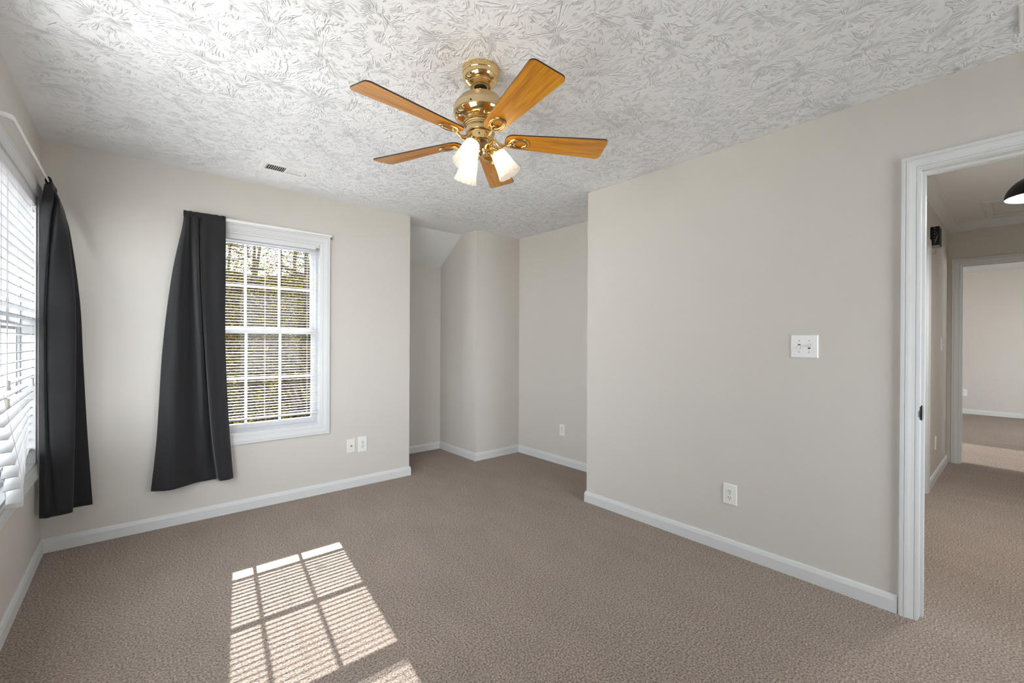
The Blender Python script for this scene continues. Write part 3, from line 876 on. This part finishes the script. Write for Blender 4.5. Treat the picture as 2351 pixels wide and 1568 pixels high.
# ------------------------------------------------------------------ the fan
FXc, FYc = 1.556, -2.228
fan = empty('ceiling_fan', (FXc, FYc, H)); tag(fan, 'brass ceiling fan with five honey oak blades and three lit frosted shades', 'ceiling fan')
q = MB(); q.lathe([(0.0795, 0.0), (0.0805, -0.003), (0.0805, -0.022), (0.079, -0.026), (0.078, -0.027), (0.0775, -0.036), (0.074, -0.048), (0.066, -0.058), (0.0585, -0.063), (0.0585, -0.066), (0.055, -0.069),
                   (0.050, -0.073), (0.046, -0.0765), (0.043, -0.0775), (0.028, -0.0765), (0.026, -0.066)], 56, cap=False)
cn = q.build('canopy', BRASS, fan, smooth=35)
for a in (-2.75, -2.0, -0.9, 2.0):
    q = MB(); q.lathe([(0.0036, 0), (0.0036, 0.003), (0.001, 0.004)], 10, Matrix.Rotation(a, 4, 'Z') @ Matrix.Translation((0.080, 0, -0.014)) @ Matrix.Rotation(PI / 2, 4, 'Y')); q.build('screw', BRASS_SATIN, cn)
q = MB(); q.lathe([(0.001, -0.05)] + [(0.026 * math.cos(t), -0.066 - 0.022 * math.sin(t)) for t in [i * PI / 16 for i in range(0, 8)]] + [(0.001, -0.088)], 28); q.build('hanger_ball', BLACKM, fan, smooth=60)
q = MB(); q.lathe([(0.0125, -0.075), (0.0125, -0.112)], 24); q.build('downrod', BRASS, fan, smooth=40)
Z = lambda z: z - H
q = MB(); q.lathe([(0.016, Z(2.334)), (0.030, Z(2.331)), (0.060, Z(2.322)), (0.088, Z(2.309)), (0.092, Z(2.303)), (0.105, Z(2.289)), (0.1135, Z(2.278)), (0.1165, Z(2.270)), (0.1175, Z(2.243)), (0.115, Z(2.2412))], 64)
mh = q.build('motor_housing', BRASS_SATIN, fan, smooth=14)
q = MB(); q.lathe([(0.1145, Z(2.2420)), (0.1160, Z(2.2395)), (0.114, Z(2.235)), (0.109, Z(2.226)), (0.099, Z(2.216)), (0.085, Z(2.2105)), (0.078, Z(2.209)), (0.078, Z(2.206)), (0.0745, Z(2.205)), (0.0735, Z(2.200)),
                   (0.070, Z(2.1995)), (0.0695, Z(2.193)), (0.066, Z(2.1925)), (0.0655, Z(2.188)), (0.062, Z(2.187)), (0.061, Z(2.182)), (0.058, Z(2.181))], 64)
q.build('lower_housing', BRASS, fan, smooth=30)
for a in (-2.55, -0.5, 1.6):
    q = MB(); q.lathe([(0.0034, 0), (0.0034, 0.003), (0.001, 0.004)], 10, Matrix.Rotation(a, 4, 'Z') @ Matrix.Translation((0.1165, 0, Z(2.250))) @ Matrix.Rotation(PI / 2, 4, 'Y')); q.build('screw', BLACKM, mh)
q = MB(); q.lathe([(0.056, Z(2.182)), (0.0625, Z(2.180)), (0.0625, Z(2.165)), (0.056, Z(2.163))], 48); q.build('flywheel', BRASS_SATIN, fan, smooth=30)
q = MB(); q.lathe([(0.045, Z(2.165)), (0.045, Z(2.161)), (0.054, Z(2.160)), (0.0555, Z(2.157)), (0.0555, Z(2.124)), (0.0535, Z(2.121))], 48); sw = q.build('switch_housing', BRASS, fan, smooth=30)
q = MB(); q.lathe([(0.052, Z(2.1215)), (0.054, Z(2.118)), (0.048, Z(2.106)), (0.036, Z(2.096)), (0.026, Z(2.090)), (0.0235, Z(2.080)), (0.016, Z(2.071)), (0.006, Z(2.067)), (0.001, Z(2.0665))], 48); q.build('light_fitter', BRASS, fan, smooth=40)
for a in (-2.3, -1.5, -0.2, 2.2):
    q = MB(); q.lathe([(0.0034, 0), (0.0034, 0.003), (0.001, 0.004)], 10, Matrix.Rotation(a, 4, 'Z') @ Matrix.Translation((0.0550, 0, Z(2.141))) @ Matrix.Rotation(PI / 2, 4, 'Y')); q.build('screw', BLACKM, sw)
ZB = Z(2.140)


def blade_mesh():
    q = MB(); r0, r1 = 0.108, 0.563; w0, w1 = 0.044, 0.069; t = 0.0028
    def outline():
        pts = []
        n = 10
        def corner(cx, cy, r, a0, a1):
            for i in range(n + 1):
                a = a0 + (a1 - a0) * i / n; pts.append((cx + r * math.cos(a), cy + r * math.sin(a)))
        rc = 0.022; ri = 0.034
        corner(r1 - rc, w1 - rc, rc, PI / 2, 0); corner(r1 - rc, -w1 + rc, rc, 0, -PI / 2)
        corner(r0 + ri, -w0 + ri, ri, -PI / 2, -PI); corner(r0 + ri, w0 - ri, ri, PI, PI / 2)
        return pts
    P = outline(); n = len(P)
    lo = [q.bm.verts.new((x, y, -t)) for x, y in P]; hi = [q.bm.verts.new((x, y, t)) for x, y in P]
    q.bm.faces.new(lo).material_index = 0; q.bm.faces.new(hi).material_index = 0
    for i in range(n):
        fc = q.bm.faces.new((lo[i], lo[(i + 1) % n], hi[(i + 1) % n], hi[i])); fc.material_index = 1
    return q


def iron_mesh():
    """one scrolled blade iron: an S-shaped arm that opens into an oval loop under the blade root"""
    q = MB()
    arm = [(0.054, 0, 0.010), (0.066, 0, -0.008), (0.080, 0.0, -0.020), (0.098, 0.0, -0.024), (0.116, 0.0, -0.019), (0.132, 0.0, -0.012)]
    q.tube(arm, [0.009, 0.010, 0.010, 0.009, 0.0085, 0.007], 10, 0.62)
    loop = []
    for i in range(33):
        a = 2 * PI * i / 32
        loop.append(Vector((0.168 + 0.040 * math.cos(a) , 0.027 * math.sin(a), -0.009)))
    rows = []
    for i in range(32):
        d = (loop[(i + 1) % 32] - loop[i - 1]).normalized(); u = Vector((0, 0, 1)); w_ = d.cross(u)
        rows.append([loop[i] + u * (0.0042 * math.cos(t)) + w_ * (0.0072 * math.sin(t)) for t in [2 * PI * k / 8 for k in range(8)]])
    rows.append(rows[0]); q.rings(rows, cap=False)
    q.tube([(0.128, 0.006, -0.010), (0.142, 0.013, -0.009), (0.153, 0.006, -0.008), (0.148, -0.004, -0.009), (0.136, -0.006, -0.010)], 0.0038, 8)
    bmesh.ops.remove_doubles(q.bm, verts=q.bm.verts[:], dist=1e-6)
    return q


bl0 = blade_mesh().build('fan_blade', [OAK, BLADE_EDGE], fan)
ir0 = iron_mesh().build('blade_iron', BRASS, fan, smooth=60)
for i in range(5):
    a = math.radians(-174.9 + 72 * i)
    bl = bl0 if i == 0 else bl0.copy(); ir = ir0 if i == 0 else ir0.copy()
    if i:
        COL.objects.link(bl); COL.objects.link(ir)
    mb = Matrix.Translation((0, 0, ZB)) @ Matrix.Rotation(a, 4, 'Z') @ Matrix.Rotation(math.radians(-11.5), 4, 'X')
    for o_ in (bl, ir): o_.parent = fan; o_.matrix_local = mb


def shade_mesh():
    q = MB(); prof = [(0.0290, 0.0), (0.0310, -0.006), (0.0345, -0.022), (0.0385, -0.045), (0.0420, -0.068), (0.0460, -0.090), (0.0505, -0.106), (0.0525, -0.112)]
    def wob(r, z, a, j):
        k_ = (j / 7.0) ** 1.6
        return r * (1 + 0.028 * k_ * math.cos(14 * a)), z - 0.0028 * (k_ ** 2) * abs(math.sin(7 * a))
    q.lathe(prof, 224, cap=False, wob=wob)
    return q


def mk_lamp(ang, tilt):
    M0 = Matrix.Rotation(ang, 4, 'Z')
    arm = MB(); arm.tube([M0 @ Vector(p) for p in ((0.038, 0, Z(2.106)), (0.052, 0, Z(2.109)), (0.062, 0, Z(2.104)), (0.068, 0, Z(2.096)))], 0.0105, 14)
    am = arm.build('light_arm', BRASS, fan, smooth=60)
    ML = Matrix.Translation(M0 @ Vector((0.066, 0, Z(2.100)))) @ M0 @ Matrix.Rotation(-tilt, 4, 'Y')
    so = MB(); so.lathe([(0.010, 0.008), (0.018, 0.004), (0.026, -0.001), (0.0325, -0.004), (0.0335, -0.007), (0.0335, -0.020), (0.0325, -0.021), (0.0315, -0.012), (0.001, -0.010)], 40, ML, cap=False)
    so.build('shade_holder', BRASS, am, smooth=35)
    sh = shade_mesh(); M2 = ML @ Matrix.Translation((0, 0, -0.012))
    for v in sh.bm.verts: v.co = M2 @ v.co
    so_ = sh.build('lamp_shade', FROST, fan, smooth=60)
    bu = MB(); bu.lathe([(0.012, -0.012), (0.0135, -0.026), (0.019, -0.040)] + [(0.0235 * math.cos(t), -0.062 - 0.0235 * math.sin(t)) for t in [(-0.55 + i * 0.1 * 2.05) for i in range(10)]] + [(0.001, -0.0855)], 24, ML)
    bu.build('bulb', BULB, so_, smooth=60)


for dg in (206, -34, 86):
    mk_lamp(math.radians(dg), math.radians(31))
q = MB(); q.tube([(0.026, -0.048, Z(2.12)), (0.030, -0.050, Z(2.05)), (0.030, -0.050, Z(2.035))], 0.0012, 6); q.lathe([(0.001, 0.008), (0.004, 0.004), (0.004, -0.006), (0.001, -0.009)], 10, Matrix.Translation((0.030, -0.050, Z(2.03)))); q.build('pull_chain', BRASS, fan)

# ------------------------------------------------------------------ outdoors
def leafmat(name, c1, c2):
    mt = mat(name, c1, 0.8, spec=0.0); N = NT(mt)
    N.link(N.ramp(N.noise(N.coord(), 3.0, 2).outputs[0], [(0.35, c1), (0.65, c2)]), N.b.inputs['Base Color'])
    N.b.inputs['Transmission Weight'].default_value = 0.0
    return mt


LEAF = [leafmat('yellow_leaves', (0.16, 0.115, 0.015), (0.045, 0.042, 0.010)), leafmat('green_leaves', (0.020, 0.024, 0.008), (0.075, 0.072, 0.016)), leafmat('russet_leaves', (0.085, 0.042, 0.020), (0.035, 0.023, 0.012))]
BARK = mat('bark', (0.032, 0.026, 0.021), 0.9, spec=0.0); NB = NT(BARK); NB.bump(NB.noise(NB.vmath('MULTIPLY', NB.coord(), (20, 20, 3)), 1.5, 3).outputs[0], 0.03)
GROUND = mat('leaf_litter', (0.1, 0.07, 0.05), 0.95, spec=0.0); NG = NT(GROUND)
NG.link(NG.ramp(NG.noise(NG.coord(), 9.0, 5, 0.7).outputs[0], [(0.35, (0.006, 0.0045, 0.003)), (0.52, (0.013, 0.0095, 0.007)), (0.70, (0.042, 0.029, 0.020))]), NG.b.inputs['Base Color'])
g = MB(); rowsg = []
for j in range(31):
    y = 1.2 + j * 1.4
    rowsg.append([(x, y, -2.8 + max(0, (y - 8)) * 0.22 + max(0, y - 24) * 0.14 + 0.25 * math.sin(x * 0.7 + y * 0.4)) for x in [-20 + i * 1.4 for i in range(36)]])
g.rings(rowsg, close_u=False, cap=False)
struct(g, 'ground', GROUND, smooth=60)
g = MB(); g.box(-60, -0.13, -40, -1.25, -3.1, -2.6); g.box(-0.13, 40, -40, -5.5, -3.1, -2.6); g.box(-60, -0.13, -1.25, 3.0, -3.3, -2.9, mi=1); struct(g, 'ground_bounce', [mat('pale_bounce_ground', (0.80, 0.79, 0.76), 0.9), GROUND])  # unseen pale ground added to bounce daylight up through the windows; litter strip dark


def tree(x, y, top, lm, leaves, spread, lab, grp):
    z0 = -2.8 + max(0, (y - 8)) * 0.22 - 0.3
    root = empty('tree', (x, y, z0)); tag(root, lab, 'tree', grp)
    h = top - z0; rad = 0.05 + 0.007 * h
    lean = random.uniform(-0.06, 0.06)
    b = MB(); pts = [Vector((lean * h * t + 0.12 * math.sin(t * 5 + x), 0.08 * math.sin(t * 4 + y), h * t)) for t in [i / 9 for i in range(10)]]
    b.tube(pts, [rad * (1 - 0.8 * i / 9) for i in range(10)], 8)
    tips = []
    for i in range(16):
        t = random.uniform(0.30, 0.99); p = pts[int(t * 9)]; a = random.uniform(0, 2 * PI); L = spread * random.uniform(0.5, 1.0) * (1.15 - t * 0.6)
        e = p + Vector((math.cos(a) * L, math.sin(a) * L, L * random.uniform(0.05, 0.5)))
        mid = (p + e) / 2 + Vector((0, 0, -0.08 * L))
        b.tube([p, mid, e], [rad * 0.28, rad * 0.18, rad * 0.06], 5); tips += [mid, e, (mid + e) / 2]
    b.build('trunk', BARK, root, smooth=60)
    f_ = MB()
    for i in range(leaves):
        c_ = random.choice(tips) + Vector((random.gauss(0, 0.42), random.gauss(0, 0.42), random.gauss(0, 0.42)))
        s_ = random.uniform(0.018, 0.040)
        u_ = Vector((random.gauss(0, 1), random.gauss(0, 1), random.gauss(0, 1))).normalized(); v_ = u_.orthogonal().normalized()
        k_ = u_.cross(v_) * (s_ * 0.3)
        f_.faces([c_ - v_ * s_, c_ - u_ * s_ * 0.5 + k_, c_ + v_ * s_, c_ + u_ * s_ * 0.5 + k_], [(0, 1, 2, 3)])
    f_.build('foliage', lm, root)
    return root


random.seed(21)
spots = []
for i in range(18):
    y = 6.5 + (i % 9) * 2.2 + random.uniform(-0.5, 0.5)
    xa = 0.43 + (y + 3.77) * 0.10; xb = 0.43 + (y + 3.77) * 0.34
    x = xa + (xb - xa) * random.random()
    top = min(0.4 + y * 0.52, 9.5) * random.uniform(0.82, 1.0)
    spots.append((x, y, top))
labs = ['thin tree with yellow leaves seen through the open slats of the back window', 'dull green leafy tree seen through the open slats of the back window', 'russet leafed tree seen through the open slats of the back window']
grps = ['yellow trees outside the back window', 'green trees outside the back window', 'russet trees outside the back window']
for i, (x, y, top) in enumerate(spots):
    k_ = (i * 7) % 3
    tree(x, y, top, LEAF[k_], 2600, 0.8 + 0.04 * y, labs[k_], grps[k_])
